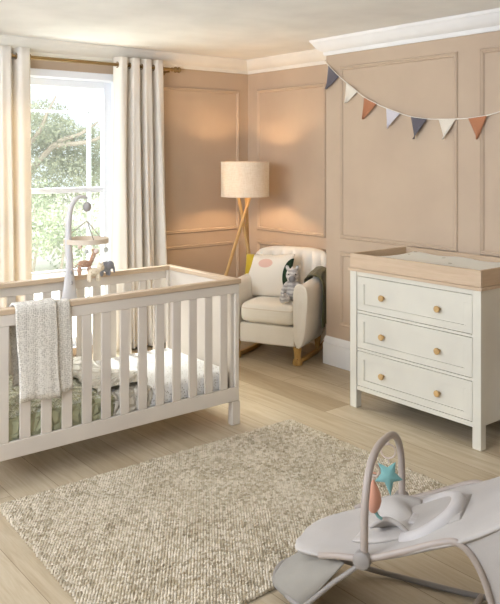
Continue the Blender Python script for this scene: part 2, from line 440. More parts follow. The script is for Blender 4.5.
sweep_trim('baseboard_back', bb, M['warm_lit_trim'], [lambda d: (WX1+0.09, YW-d), lambda d: (XA-d, YW-d)], 0)

def moulding(parent, fn, u0, u1, z0, z1):
    prof = [(0, 0), (0.003, 0.010), (0.010, 0.014), (0.016, 0.009), (0.022, 0.012), (0.028, 0.008), (0.032, 0)]
    secs = []
    for cu, cz, su, sz in ((u0, z0, 1, 1), (u1, z0, -1, 1), (u1, z1, -1, -1), (u0, z1, 1, -1), (u0, z0, 1, 1)):
        secs.append([fn(cu+su*a, cz+sz*a, h) for a, h in prof])
    m = MB(); n = len(prof); v = [p for q in secs for p in q]
    f = [(i*n+k, i*n+k+1, (i+1)*n+k+1, (i+1)*n+k) for i in range(4) for k in range(n-1)]
    m.add(v, f); return m.build('panel_moulding', M['wall'], parent, smooth=25)
fB = lambda u, z, h: (XB-h, u, z)
fA = lambda u, z, h: (XA-h, u, z)
fW = lambda u, z, h: (u, YW-h, z)
for a, b_ in ((2.817, 3.83), (1.65, 2.659), (0.49, 1.50), (-0.68, 0.33)):
    moulding(breast, fB, a, b_, 0.932, 2.178); moulding(breast, fB, a, b_, 0.30, 0.838)
moulding(wall_right, fA, 4.324, 5.190, 0.872, 2.12); moulding(wall_right, fA, 4.324, 5.190, 0.28, 0.775)
moulding(wall_back, fW, 3.12, 4.184, 0.872, 2.115); moulding(wall_back, fW, 3.12, 4.184, 0.28, 0.772)

# window
win = struct(thing('window_1', '', '')); del win['label']; del win['category']
fy0, fy1 = YW+0.05, YW+0.11
fr = MB().box(WX0, WX0+0.06, fy0, fy1, WZ0, WZ1).box(WX1-0.07, WX1, fy0, fy1, WZ0, WZ1).box(WX0+0.0601, WX1-0.0701, fy0, fy1, WZ1-0.06, WZ1).box(WX0+0.0601, WX1-0.0701, fy0, fy1, WZ0, WZ0+0.07)
fr.box(WX0+0.05, WX1-0.06, fy0+0.005, fy1-0.005, 1.245, 1.285).box(WX0+0.05, WX1-0.06, fy0+0.01, fy1-0.01, 0.635, 0.655)
fr.build('window_frame', M['upvc'], win, bevel=0.004)
MB().box(WX0, WX0+0.004, YW-0.001, fy0, WZ0, WZ1).box(WX1-0.004, WX1, YW-0.001, fy0, WZ0, WZ1).box(WX0, WX1, YW-0.001, fy0, WZ1-0.004, WZ1).box(WX0, WX1, YW-0.001, fy0, WZ0, WZ0+0.004).build('window_reveal', M['upvc'], win)
ob = MB().box(2.78-0.016, 2.78+0.016, fy1+0.03, fy1+0.05, WZ0, 2.0).box(WX0, 2.78, fy1+0.03, fy1+0.05, 1.865, 1.885)
ob.build('outer_sash', M['upvc'], win, bevel=0.002)
MB().box(WX0+0.05, WX1-0.06, fy0+0.028, fy0+0.032, WZ0+0.06, WZ1-0.05).build('glass_pane', M['glass'], win)
tm = MB().box(WX0-0.06, WX0, YW-0.018, YW+0.05, 0.001, WZ1+0.05).box(WX1, WX1+0.06, YW-0.018, YW+0.05, 0.001, WZ1+0.05).box(WX0-0.07, WX1+0.07, YW-0.025, YW+0.05, WZ1, WZ1+0.055)
tm.build('window_trim', M['upvc'], win, bevel=0.004)

# ------------------------------------------------------------------ outside
struct(MB().box(-6, 16, YW+0.16, 40, -0.15, -0.05).build('ground_outside', M['paving']))
def leaves(center, radii, n, size, rnd, hole=0.0):
    m = MB()
    for _ in range(n):
        while True:
            p = Vector((rnd.uniform(-1, 1), rnd.uniform(-1, 1), rnd.uniform(-1, 1)))
            if p.length < 1 and (p.length > 0.35): break
        c = Vector((center[0]+p.x*radii[0], center[1]+p.y*radii[1], center[2]+p.z*radii[2]))
        a = Vector((rnd.gauss(0, 1), rnd.gauss(0, 1), rnd.gauss(0, 1))).normalized(); b_ = a.orthogonal().normalized()
        q = a.cross(b_); ang = rnd.uniform(0, PI); b2 = b_*math.cos(ang)+q*math.sin(ang)
        s = size*rnd.uniform(0.6, 1.3); t = a*s*0.45
        m.add([c-b2*s, c+t, c+b2*s, c-t], [(0, 1, 2, 3)])
    return m
def make_tree(x, y, h, clumps, label, leaf, n, size, seed, limbs):
    rnd = random.Random(seed); t = thing('garden_tree', label, 'tree', (x, y, -0.05))
    tk = MB()
    for pts, r0, r1 in limbs:
        P = smoothpath([(x+a, y+b_, z) for a, b_, z in pts], 5); tk.tube(P, [r0+(r1-r0)*i/(len(P)-1) for i in range(len(P))], 8)
    tk.build('trunk', M['bark'], t)
    lv = MB()
    for (a, b_, z, r) in clumps:
        l = leaves((x+a, y+b_, z), (r, r, r*0.75), int(n*r*r), size, rnd); lv.add(l.v, l.f)
    lv.build('foliage', leaf, t, weld=False)
tr_clumps = []
rc = random.Random(3)
for i in range(40):
    a = rc.uniform(-2.0, 1.2); top_z = 2.5 - max(0, a)*0.75 + rc.uniform(-0.25, 0.1); z = rc.uniform(0.8, top_z)
    tr_clumps.append((a, rc.uniform(-0.6, 0.6), z, rc.uniform(0.28, 0.5)))
tr_limbs = [([(-0.6, 0, -0.05), (-0.55, 0, 0.9), (-0.7, -0.1, 1.6), (-1.1, -0.2, 2.0), (-1.3, -0.3, 2.4)], 0.12, 0.02),
            ([(-0.58, 0, 1.0), (-0.1, -0.3, 1.7), (0.3, -0.5, 1.9), (0.6, -0.5, 2.1)], 0.06, 0.012),
            ([(-0.65, 0, 1.4), (-0.4, -0.4, 1.9), (-0.3, -0.5, 2.2), (-0.1, -0.4, 2.5)], 0.05, 0.01),
            ([(-0.1, -0.3, 1.7), (0.5, -0.6, 1.8), (1.2, -0.6, 2.2)], 0.05, 0.012),
            ([(-0.9, -0.1, 1.9), (-1.6, -0.4, 2.2), (-2.1, -0.4, 2.7)], 0.06, 0.012)]
make_tree(5.35, 11.9, 3.6, tr_clumps, 'tall spreading leafy tree seen through the upper half of the window', M['leaf'], 3000, 0.036, 1, tr_limbs)
sh = []
for i in range(36): sh.append((rc.uniform(-1.8, 1.8), rc.uniform(-0.35, 0.35), rc.uniform(0.15, 1.0), rc.uniform(0.3, 0.45)))
ts = thing('garden_hedge', 'bushy hedge low behind the lower window panes, under the tree', 'hedge', (4.55, 9.7, -0.05))
rnd = random.Random(9); lv = MB()
for (a, b_, z, r) in sh:
    l = leaves((4.55+a, 9.7+b_, z), (r, r, r*0.8), int(2400*r*r), 0.032, rnd); lv.add(l.v, l.f)
lv.build('foliage', M['leaf2'], ts, weld=False)
st = MB()
for i in range(9): st.tube([(2.9+i*0.4, 9.7, -0.05), (2.95+i*0.4, 9.65, 0.4), (2.85+i*0.42, 9.7, 0.9)], [0.02, 0.015, 0.006], 6)
st.build('stem', M['bark'], ts)

# ------------------------------------------------------------------ curtains and rod
RY, RZ = 5.225, 2.243
rod = thing('curtain_rod', 'antique brass curtain rod with a ball finial above the window', 'curtain rod', (2.4, RY, RZ))
MB().tube([(1.3, RY, RZ), (3.40, RY, RZ)], 0.0125, 14).build('rod', M['brass'], rod)
for s_, xe in ((1, 3.40), (-1, 1.30)):
    pf = [(0.0125, -0.01), (0.017, 0.0), (0.017, 0.01), (0.011, 0.014), (0.011, 0.02), (0.022, 0.028), (0.026, 0.038), (0.022, 0.048), (0.013, 0.054), (0.020, 0.06), (0.025, 0.07), (0.020, 0.082), (0.0, 0.088)]
    MB().lathe([(r, z*s_) for r, z in pf], (xe, RY, RZ), 16, 'X').build('finial', M['brass'], rod)
for xb in (1.5, 3.375):
    MB().tube([(xb, YW-0.001, RZ-0.02), (xb, RY, RZ-0.02), (xb, RY, RZ-0.012)], 0.008, 8).lathe([(0.025, 0), (0.025, -0.008)], (xb, YW-0.001, RZ-0.02), 14, 'Y').build('bracket', M['brass'], rod)
def curtain(x0, x1, folds, label, zb=0.02, lean=0.04, seed=1, amp=0.055):
    rnd = random.Random(seed); ph = [rnd.uniform(-0.5, 0.5) for _ in range(6)]
    t = thing('curtain', label, 'curtain', ((x0+x1)/2, RY, zb), 0, 'cream curtains either side of the window')
    ztop = 2.305
    def fn(u, v):
        z = zb + (ztop-zb)*v
        k = u*folds*2*PI
        w = 1-v
        x = x0 + (x1-x0)*(u) + lean*w*(u-0.3)
        x += w*0.012*math.sin(k*0.7+ph[0]*6+v*3)
        s_ = 2*(0.5+0.5*math.cos(k))**4-1
        y = RY - 0.004 + amp*s_*(0.75+0.25*w) + w*0.02*math.sin(k*1.7+ph[1]*5+v*2.0)
        return (x, y, z)
    MB().grid(fn, int(folds*28), 40).build('fabric', M['curtain'], t, solid=0.0025, smooth=180)
    # brass eyelets where the fabric crosses the rod
    vr = (RZ-zb)/(ztop-zb); prev = None
    for q in range(int(folds*60)+1):
        u = q/(folds*60); x, y, z = fn(u, vr)
        if prev is not None and (prev[1]-RY)*(y-RY) < 0:
            xm = (prev[0]+x)/2
            MB().tube([(xm, RY + 0.021*math.cos(a), RZ + 0.021*math.sin(a)) for a in [2*PI*i/16 for i in range(16)]], 0.0045, 6, True).build('eyelet', M['brass'], t)
        prev = (x, y)
curtain(2.882, 3.318, 4, 'cream eyelet curtain gathered at the right of the window', lean=0.08, seed=4)
curtain(1.38, 2.20, 6, 'cream eyelet curtain gathered at the left of the window', lean=0.02, seed=8)

# ------------------------------------------------------------------ crib
CX0, CX1, CY0, CY1 = 1.168, 2.662, 3.377, 4.10
crib = thing('crib', 'cream slatted wooden cot bed with pale oak top rails standing before the window', 'crib', ((CX0+CX1)/2, (CY0+CY1)/2, 0))
oak = MB().box(CX0-0.004, CX1+0.004, CY0-0.006, CY0+0.042, 0.803, 0.830)
oak.build('top_rail', M['oak_x'], crib, bevel=0.004)
MB().box(CX0-0.004, CX1+0.004, CY1-0.042, CY1+0.006, 0.803, 0.830).build('top_rail', M['oak_x'], crib, bevel=0.004)
for xa in (CX0-0.004, CX1-0.040): MB().box(xa, xa+0.044, CY0+0.043, CY1-0.043, 0.803, 0.830).build('top_rail', M['oak_y'], crib, bevel=0.004)
for xa in (CX0, CX1-0.052):
    for ya in (CY0+0.004, CY1-0.044): MB().box(xa, xa+0.055, ya+0.016 if ya < 3.6 else ya, ya+0.040 if ya < 3.6 else ya+0.024, 0.1351, 0.802).box(xa, xa+0.055, ya, ya+0.04, 0, 0.135).build('leg', M['crib_paint'], crib, bevel=0.003)
slots = [(1.313, 1.3655)]
sx0, pitch, sw = 1.3135, 0.10515, 0.053
for (ya, yb) in ((CY0, CY0+0.019), (CY1-0.019, CY1)):
    sd = MB().box(CX0+0.002, CX1-0.008, ya, yb, 0.138, 0.216)
    sd.build('bottom_rail', M['crib_paint'], crib, bevel=0.003)
    MB().box(CX0+0.002, CX1-0.008, ya, yb, 0.750, 0.802).build('upper_rail', M['crib_paint'], crib, bevel=0.002)
    for xa, xb in ((CX0+0.002, sx0), (sx0+12*pitch+sw, CX1-0.008)): MB().box(xa, xb, ya+0.0008, yb-0.0008, 0.2165, 0.7495).build('stile', M['crib_paint'], crib, bevel=0.002)
    for i in range(12): MB().box(sx0+i*pitch+sw, sx0+(i+1)*pitch, ya+0.003, yb-0.003, 0.2165, 0.7495).build('slat', M['crib_paint'], crib, bevel=0.003)
for xa in (CX0+0.014, CX1-0.034):
    MB().box(xa, xa+0.018, CY0+0.045, CY1-0.045, 0.15, 0.802).build('end_panel', M['crib_paint'], crib, bevel=0.002)
base = MB().box(CX0+0.033, CX1-0.036, CY0+0.021, CY1-0.021, 0.182, 0.199); base.build('mattress_base', M['crib_paint'], crib)
for zz in (0.32, 0.44, 0.68):
    MB().lathe([(0.005, 0), (0.005, 0.003), (0, 0.003)], (CX1-0.036, CY0+0.09, zz), 10, 'X').build('bolt_hole', M['dark'], crib)

# mattress
mt = MB()
def rbox(m, x0, x1, y0, y1, z0, z1, r=0.03, top=None, n=6):
    cx, cy = (x0+x1)/2, (y0+y1)/2
    secs = []
    for (dz, dr) in [(z0, r*0.6), (z0+r*0.3, r*0.15), (z0+r*0.7, 0), (z1-r, 0), (z1-r*0.6, r*0.12), (z1-r*0.25, r*0.4), (z1, r*1.1)]:
        ring = []; R = 0.05
        for qx, qy, a0 in ((1, 1, 0), (-1, 1, PI/2), (-1, -1, PI), (1, -1, 1.5*PI)):
            for k in range(n+1):
                a = a0 + PI/2*k/n
                ring.append((cx+qx*((x1-x0)/2-dr-R)+R*math.cos(a), cy+qy*((y1-y0)/2-dr-R)+R*math.sin(a), dz))
        secs.append(ring)
    m.loft(secs); return m
rbox(mt, CX0+0.040, CX1-0.042, CY0+0.028, CY1-0.03, 0.200, 0.318)
tag(mt.build('crib_mattress', M['sheet'], None, smooth=60), 'cot mattress in a white fitted sheet with tiny beige dots', 'mattress')
# quilts
q1 = thing('green_quilt', 'sage green leaf print quilt tucked over the left half of the cot mattress', 'quilt', (1.55, 3.73, 0.0))
def quilt_fn(xl, xr, zt, yo, wav, zb=0.212):
    yf, yb = CY0+0.0245, CY1-0.024
    zb = zb
    path = [(yf-yo, zb), (yf-yo, 0.25), (yf-yo, 0.28), (yf-yo+0.004, zt-0.014), (yf+0.014, zt-0.003), (yf+0.035, zt+0.001), (yf+0.15, zt+0.004), (yf+0.35, zt+0.002), (yb-0.15, zt+0.003), (yb-0.035, zt+0.001), (yb-0.014, zt-0.003), (yb, zt-0.014), (yb, 0.28), (yb, 0.24)]
    def fn(u, v):
        t = v*(len(path)-1); i = min(int(t), len(path)-2); k = t-i
        y = path[i][0]*(1-k)+path[i+1][0]*k; z = path[i][1]*(1-k)+path[i+1][1]*k
        x = xl + (xr-xl)*u + wav*math.sin(v*9)*u
        if 5 <= t <= 8.5: z += 0.003*math.sin(x*60)*math.sin(y*50)
        return (x, y, z)
    return fn
MB().grid(quilt_fn(CX0+0.037, 1.86, 0.3235, 0.0, 0.012), 40, 52).build('cover', M['quilt_green'], q1, solid=0.005, smooth=180)
q2 = MB()
def fold_fn(u, v):
    yf, yb = CY0+0.05, CY1-0.05
    y = yf + (yb-yf)*v
    a = u*2*PI
    wob = 0.02*math.sin(v*7)+0.012*math.sin(v*17)
    cx = 1.935 + wob - 0.03*v; rx = 0.130 + 0.02*math.sin(v*5+1)
    rz = (0.026 + 0.008*math.sin(v*9+a)) * (min(1, v*14+0.5)) * min(1, (1-v)*14+0.5)
    return (cx+rx*math.cos(a), y+0.006*math.sin(a*3), 0.322+rz+rz*math.sin(a))
MB().grid(fold_fn, 32, 40).build('turned_back_edge', M['quilt_cream'], q1, smooth=180)
MB().grid(quilt_fn(1.862, 2.075, 0.3235, 0.0, 0.02, 0.212), 18, 52).build('cream_underside', M['quilt_cream'], q1, solid=0.005, smooth=180)

# knitted blanket over the front rail
kb = thing('knitted_blanket', 'oatmeal cable knit blanket hanging folded over the front rail of the cot', 'blanket', (1.47, CY0, 0.84))
def hang(xl, xr, dz, zf, zback, seed):
    path = [(CY0-0.014-dz, zf), (CY0-0.014-dz, 0.60), (CY0-0.014-dz, 0.80), (CY0-0.010-dz*0.7, 0.832+dz*0.5), (CY0+0.010, 0.839+dz), (CY0+0.034, 0.838+dz), (CY0+0.051+dz*0.6, 0.828+dz*0.3), (CY0+0.055+dz, 0.80), (CY0+0.056+dz, 0.65), (CY0+0.056+dz, zback)]
    def fn(u, v):
        t = v*(len(path)-1); i = min(int(t), len(path)-2); k = t-i
        y = path[i][0]*(1-k)+path[i+1][0]*k; z = path[i][1]*(1-k)+path[i+1][1]*k
        dn = max(0, 0.8-z)/0.4
        x = xl + (xr-xl)*u + dn*0.012*math.sin(z*14+seed)*(0.5-u) + 0.018*dn
        y += -0.005*dn*abs(math.sin(u*7+seed)) if t < 4 else 0.003*dn*abs(math.sin(u*9))
        if t < 0.2: z += 0.008*math.sin(u*5+seed)
        return (x, y, z)
    return fn
MB().grid(hang(1.338, 1.535, 0.006, 0.392, 0.45, 0.3), 26, 60).build('front_fold', M['knit'], kb, solid=0.010, smooth=180)
MB().grid(hang(1.512, 1.610, -0.004, 0.408, 0.43, 1.7), 14, 60).build('rear_fold', M['knit'], kb, solid=0.008, smooth=180)

# ------------------------------------------------------------------ mobile
MX, MY = 1.925, 4.045
mob = thing('crib_mobile', 'white arched cot mobile clamped to the rear rail with a wooden hoop', 'cot mobile', (MX, MY, 0.70))
stem = MB()
secs = []
for z, wx, wy in ((0.66, 0.050, 0.016), (0.72, 0.047, 0.018), (0.78, 0.036, 0.018), (0.86, 0.026, 0.016), (0.93, 0.021, 0.014), (0.97, 0.020, 0.013)):
    secs.append([(MX+wx*math.cos(a), MY-0.012+wy*math.sin(a), z) for a in [2*PI*i/20 for i in range(20)]])
stem.loft(secs).build('clamp_body', M['offwhite_plastic'], mob)
for zz in (0.80, 0.86): MB().ell((MX+0.004, MY-0.032, zz), (0.008, 0.006, 0.012)).build('button', M['ball_grey'], mob)
arm = smoothpath([(MX-0.004, MY-0.012, 0.95), (MX-0.008, MY-0.012, 1.06), (MX-0.004, MY-0.012, 1.17), (MX+0.012, MY-0.012, 1.24), (MX+0.045, MY-0.012, 1.283), (MX+0.08, MY-0.012, 1.293), (MX+0.112, MY-0.012, 1.284)], 6)
MB().tube(arm, [0.022-0.014*i/(len(arm)-1) for i in range(len(arm))], 12).build('arm', M['offwhite_plastic'], mob)
HX, HY2 = 2.035, 4.033
MB().tube([(HX, HY2, 1.288), (HX, HY2, 1.258)], 0.003, 6).ell((HX, HY2, 1.232), (0.025, 0.025, 0.029)).build('motor_ball', M['ball_grey'], mob)
MB().lathe([(0.122, -0.014), (0.129, -0.014), (0.129, 0.014), (0.122, 0.014), (0.122, -0.014)], (HX-0.005, HY2, 1.035), 40).build('hoop', M['hoop'], mob, smooth=30)
st = MB()
st.tube([(HX, HY2, 1.205), (HX, HY2, 1.135)], 0.0018, 5)
for a in (0.4, 2.5, 4.6): st.tube([(HX, HY2, 1.150), (HX-0.005+0.125*math.cos(a), HY2+0.125*math.sin(a), 1.045)], 0.0026, 5)
st.build('hanging_cord', M['cord_taupe'], mob)
poms = [(-0.055, -0.11, 'pom_grey'), (0.005, -0.12, 'pom_pink'), (0.075, -0.10, 'pom_grey'), (0.02, 0.12, 'pom_pink')]
for dx, dy, mm in poms:
    MB().ell((HX-0.005+dx, HY2+dy, 0.985), (0.014, 0.014, 0.014), 12, 8).tube([(HX-0.005+dx, HY2+dy, 0.995), (HX-0.005+dx, HY2+dy, 1.025)], 0.001, 5).build('pompom', M[mm], mob)
def plush(name, label, x, y, z, parts, mat, ztop, extra=None):
    t = thing(name, label, 'hanging toy', (x, y, z), 0, 'plush animals hanging from the cot mobile')
    m = MB(); K = 1.3; parts = [((c[0]*K, c[1]*K, c[2]*K), (q[0]*K, q[1]*K, q[2]*K), rot) for c, q, rot in parts]
    for c, r, rot in parts: m.ell((x+c[0], y+c[1], z+c[2]), r, 12, 8, Matrix.Rotation(rot, 3, 'Y') if rot else None)
    m.build('body', mat, t, remesh=0.0035)
    MB().tube([(x, y, z+0.02), (x, y, ztop)], 0.001, 5).build('string', M['string'], t)
    if extra: extra(t, x, y, z)
    return t
gp = [((0, 0, 0), (0.036, 0.014, 0.017), 0.1), ((0.038, 0, 0.026), (0.011, 0.010, 0.034), 0.4), ((0.050, 0, 0.052), (0.020, 0.009, 0.010), 0.5), ((0.044, 0, 0.068), (0.003, 0.003, 0.010), 0)] + [((sx, sy, -0.03), (0.007, 0.006, 0.024), 0) for sx in (-0.026, 0.022) for sy in (-0.008, 0.008)] + [((-0.042, 0, -0.006), (0.016, 0.003, 0.004), -0.8)]
plush('giraffe_toy', 'brown giraffe plush hanging from the cot mobile hoop', 1.992, HY2-0.06, 0.908, gp, M['giraffe'], 1.022)
lp = [((0, 0, 0), (0.030, 0.015, 0.018), 0), ((0.030, -0.004, 0.018), (0.018, 0.015, 0.017), 0), ((0.022, -0.008, 0.036), (0.005, 0.004, 0.008), 0), ((0.038, -0.008, 0.036), (0.005, 0.004, 0.008), 0)] + [((sx, sy, -0.026), (0.008, 0.007, 0.020), 0) for sx in (-0.022, 0.020) for sy in (-0.008, 0.008)]
plush('lion_toy', 'small cream plush hanging in the middle under the cot mobile hoop', 2.020, HY2-0.118, 0.866, lp, M['lion'], 1.022)
ep = [((0, 0, 0), (0.030, 0.018, 0.023), 0), ((0.026, -0.004, 0.006), (0.019, 0.017, 0.019), 0), ((0.044, -0.006, -0.012), (0.006, 0.006, 0.022), -0.2), ((0.018, -0.02, 0.006), (0.014, 0.004, 0.017), 0), ((0.018, 0.014, 0.006), (0.014, 0.004, 0.017), 0)] + [((sx, sy, -0.026), (0.009, 0.008, 0.017), 0) for sx in (-0.018, 0.018) for sy in (-0.009, 0.009)]
plush('elephant_toy', 'small grey elephant plush hanging at the right under the cot mobile hoop', 2.118, HY2-0.06, 0.880, ep, M['elephant'], 1.022)

# ------------------------------------------------------------------ dresser
DX0, DX1, DY0, DY1 = 3.383, 3.905, 2.278, 3.203
dr = thing('dresser', 'cream three drawer chest with oak knobs and a pale oak top against the panelled wall', 'chest of drawers', ((DX0+DX1)/2, (DY0+DY1)/2, 0))
for xa in (DX0, DX1-0.045):
    for ya in (DY0, DY1-0.052): MB().box(xa, xa+0.045, ya, ya+0.052, 0, 0.829).build('leg', M['dresser_paint'], dr, bevel=0.002)
for ya in (DY0+0.008, DY1-0.026): MB().box(DX0+0.046, DX1-0.046, ya, ya+0.018, 0.12, 0.829).build('side_panel', M['dresser_paint'], dr, bevel=0.001)
MB().box(DX0+0.004, DX0+0.03, DY0+0.053, DY1-0.053, 0.110, 0.136).box(DX0+0.004, DX0+0.03, DY0+0.053, DY1-0.053, 0.803, 0.829).box(DX0+0.004, DX0+0.03, DY0+0.053, DY1-0.053, 0.350, 0.365).box(DX0+0.004, DX0+0.03, DY0+0.053, DY1-0.053, 0.5790, 0.594).build('front_rail', M['dresser_paint'], dr, bevel=0.001)
MB().box(DX0+0.034, DX0+0.04, DY0+0.053, DY1-0.053, 0.11, 0.829).build('gap_shade_sheet', M['dark'], dr)  # dark sheet behind the drawer fronts, coloured as the shade between them
MB().box(DX1-0.02, DX1-0.01, DY0+0.053, DY1-0.053, 0.11, 0.829).build('back_panel', M['dresser_paint'], dr)
for (za, zb_, kz) in ((0.139, 0.347, 0.235), (0.368, 0.576, 0.466), (0.597, 0.800, 0.695)):
    ya, yb = DY0+0.056, DY1-0.056
    m = MB(); fx = DX0+0.004; fr_ = 0.052; rec = 0.010
    m.box(fx, fx+0.018, ya, yb, za, za+fr_*0.75).box(fx, fx+0.018, ya, yb, zb_-fr_*0.85, zb_).box(fx, fx+0.018, ya, ya+fr_, za+fr_*0.75, zb_-fr_*0.85).box(fx, fx+0.018, yb-fr_, yb, za+fr_*0.75, zb_-fr_*0.85)
    m.box(fx+0.006, fx+0.020, ya+fr_, yb-fr_, za+fr_*0.75, zb_-fr_*0.85)
    d = m.build('drawer', M['dresser_paint'], dr, bevel=0.0012)
    for ky in (2.548, 2.946):
        MB().lathe([(0.009, 0.0), (0.009, -0.010), (0.015, -0.014), (0.0185, -0.020), (0.0185, -0.026), (0.014, -0.031), (0, -0.033)], (fx+0.006, ky, kz), 20, 'X').build('knob', M['knob'], dr)
top = MB().box(DX0-0.010, DX1+0.008, DY0-0.010, DY1+0.008, 0.830, 0.847); top.build('top', M['oak_y'], dr, bevel=0.002)
tray = thing('changing_tray', 'pale oak changing tray frame sitting on the chest of drawers', 'changing tray', ((DX0+DX1)/2, (DY0+DY1)/2, 0.848))
TZ0, TZ1 = 0.848, 0.936; tx0, tx1, ty0, ty1 = DX0-0.002, DX1+0.004, DY0-0.002, DY1-0.002
MB().box(tx0, tx0+0.016, ty0, ty1, TZ0, TZ1).build('front_board', M['oak_y'], tray, bevel=0.0015)
MB().box(tx1-0.016, tx1, ty0, ty1, TZ0, TZ1).build('back_board', M['oak_y'], tray, bevel=0.0015)
for ya in (ty0, ty1-0.016): MB().box(tx0+0.0162, tx1-0.0162, ya, ya+0.016, TZ0, TZ1).build('side_board', M['oak_x'], tray, bevel=0.0015)
def mat_fn(u, v):
    x = tx0+0.022 + (tx1-tx0-0.044)*u; y = ty0+0.025+(ty1-ty0-0.09)*v
    s_ = abs(u-0.5)*2; e = min(1, min(v, 1-v)*14)**0.5 * min(1, min(u, 1-u)*10)**0.5
    h = 0.908 + 0.016*(s_**2)*min(1, (1-s_)*6+0.35) + 0.004*math.sin(v*16)
    return (x, y, 0.852 + (h-0.852)*e)
MB().grid(mat_fn, 24, 50).build('changing_mat', M['mat'], None, smooth=180)
o = bpy.data.objects['changing_mat']; md = o.modifiers.new('Solidify', 'SOLIDIFY'); md.thickness = 0.003; md.offset = 1
tag(o, 'padded white changing mat with small grey motifs lying in the oak tray', 'changing mat')

# ------------------------------------------------------------------ rug
rg = thing('rug', 'chunky looped oatmeal wool rug lying on the oak floor in front of the cot', 'rug', (2.0, 2.6, 0))
A, B, Cc, D = Vector((1.205, 3.235, 0)), Vector((2.912, 3.225, 0)), Vector((2.885, 2.055, 0)), Vector((1.135, 1.985, 0))
def rugp(u, v): return (A*(1-u)+B*u)*(1-v) + (D*(1-u)+Cc*u)*v
m = MB()
e = 0.012
q = [rugp(e*0.6, e), rugp(1-e*0.6, e), rugp(1-e*0.6, 1-e), rugp(e*0.6, 1-e)]
m.add([(p.x, p.y, 0.001) for p in q]+[(p.x, p.y, 0.010) for p in q], [(3, 2, 1, 0), (4, 5, 6, 7), (0, 1, 5, 4), (1, 2, 6, 5), (2, 3, 7, 6), (3, 0, 4, 7)], False)
m.build('backing', M['rug_back'], rg)
rv = random.Random(5); m = MB()
NU, NV = 122, 118
base_ring = []
for j in range(NV):
    for i in range(NU):
        u = (i+0.5+rv.uniform(-0.10, 0.10)+(0.25 if j % 2 else -0.25))/NU; v = (j+0.5+rv.uniform(-0.08, 0.08))/NV
        u = min(max(u, 0.001), 0.999)
        c = rugp(u, v); rx = 0.0080*rv.uniform(0.85, 1.2); ry = 0.0056*rv.uniform(0.85, 1.15); h = 0.019*rv.uniform(0.8, 1.15)
        vs = []; 
        for k in range(6):
            a = PI/3*k; vs.append((c.x+rx*math.cos(a), c.y+ry*math.sin(a), 0.004))
        for k in range(6):
            a = PI/3*k; vs.append((c.x+rx*0.74*math.cos(a), c.y+ry*0.74*math.sin(a), h*0.82))
        vs.append((c.x, c.y, h))
        m.add(vs, [(k, (k+1) % 6, 6+(k+1) % 6, 6+k) for k in range(6)]+[(6+k, 6+(k+1) % 6, 12) for k in range(6)])
m.build('pile', M['rug'], rg, smooth=180, weld=False)

# ------------------------------------------------------------------ floor lamp
LX, LY = 3.89, 4.87
lamp = thing('floor_lamp', 'tripod floor lamp with crossed oak legs and a lit linen drum shade in the corner', 'floor lamp', (LX, LY, 0))
SZ0, SZ1, SR = 1.197, 1.480, 0.20
MB().lathe([(SR-0.002, SZ0), (SR, SZ0), (SR, SZ1), (SR-0.002, SZ1), (SR-0.002, SZ0)], (LX, LY, 0), 64).build('lamp_shade', M['shade'], lamp, smooth=30)
for z in (SZ0, SZ1): MB().tube([(LX+SR*math.cos(a), LY+SR*math.sin(a), z) for a in [2*PI*i/64 for i in range(64)]], 0.003, 6, True).build('shade_rim', M['piping'], lamp)
feet = [(3.625, 5.06), (4.09, 4.86), (4.10, 5.06)]
tops = [(LX+0.045, LY-0.030), (LX-0.05, LY+0.035), (LX+0.012, LY+0.0)]
for (fx, fy), (tx, ty) in zip(feet, tops): MB().tube([(fx, fy, 0.0), (tx, ty, SZ0+0.04)], 0.0135, 12).build('leg', M['oak_z'], lamp)
MB().lathe([(0.0, SZ0+0.02), (0.052, SZ0+0.02), (0.052, SZ0+0.035), (0.02, SZ0+0.045), (0.02, SZ0+0.075), (0, SZ0+0.075)], (LX, LY, 0), 24).build('lamp_holder', M['offwhite_plastic'], lamp)
MB().ell((LX, LY, SZ0+0.125), (0.03, 0.03, 0.042)).build('bulb', M['bulb'], lamp)

# ------------------------------------------------------------------ rocking armchair (local: front = -Y)
RZC = math.radians(-65)
CHX, CHY = 3.865, 4.395
ch = thing('armchair', 'cream channel-backed rocking armchair on honey wood rockers in the alcove', 'armchair', (CHX, CHY, 0), RZC); ch.scale = (1.06, 1, 1)
def loc(o_name, mb, mat, **k): return mb.build(o_name, mat, ch, world=False, **k)
def rsec(x0, x1, z0, z1, y, r, n=5, yf=None):
    ring = []
    for cx, cz, a0 in ((x1-r, z1-r, 0), (x0+r, z1-r, PI/2), (x0+r, z0+r, PI), (x1-r, z0+r, 1.5*PI)):
        for k in range(n+1):
            a = a0+PI/2*k/n; ring.append((cx+r*math.cos(a), y, cz+r*math.sin(a)))
    return ring
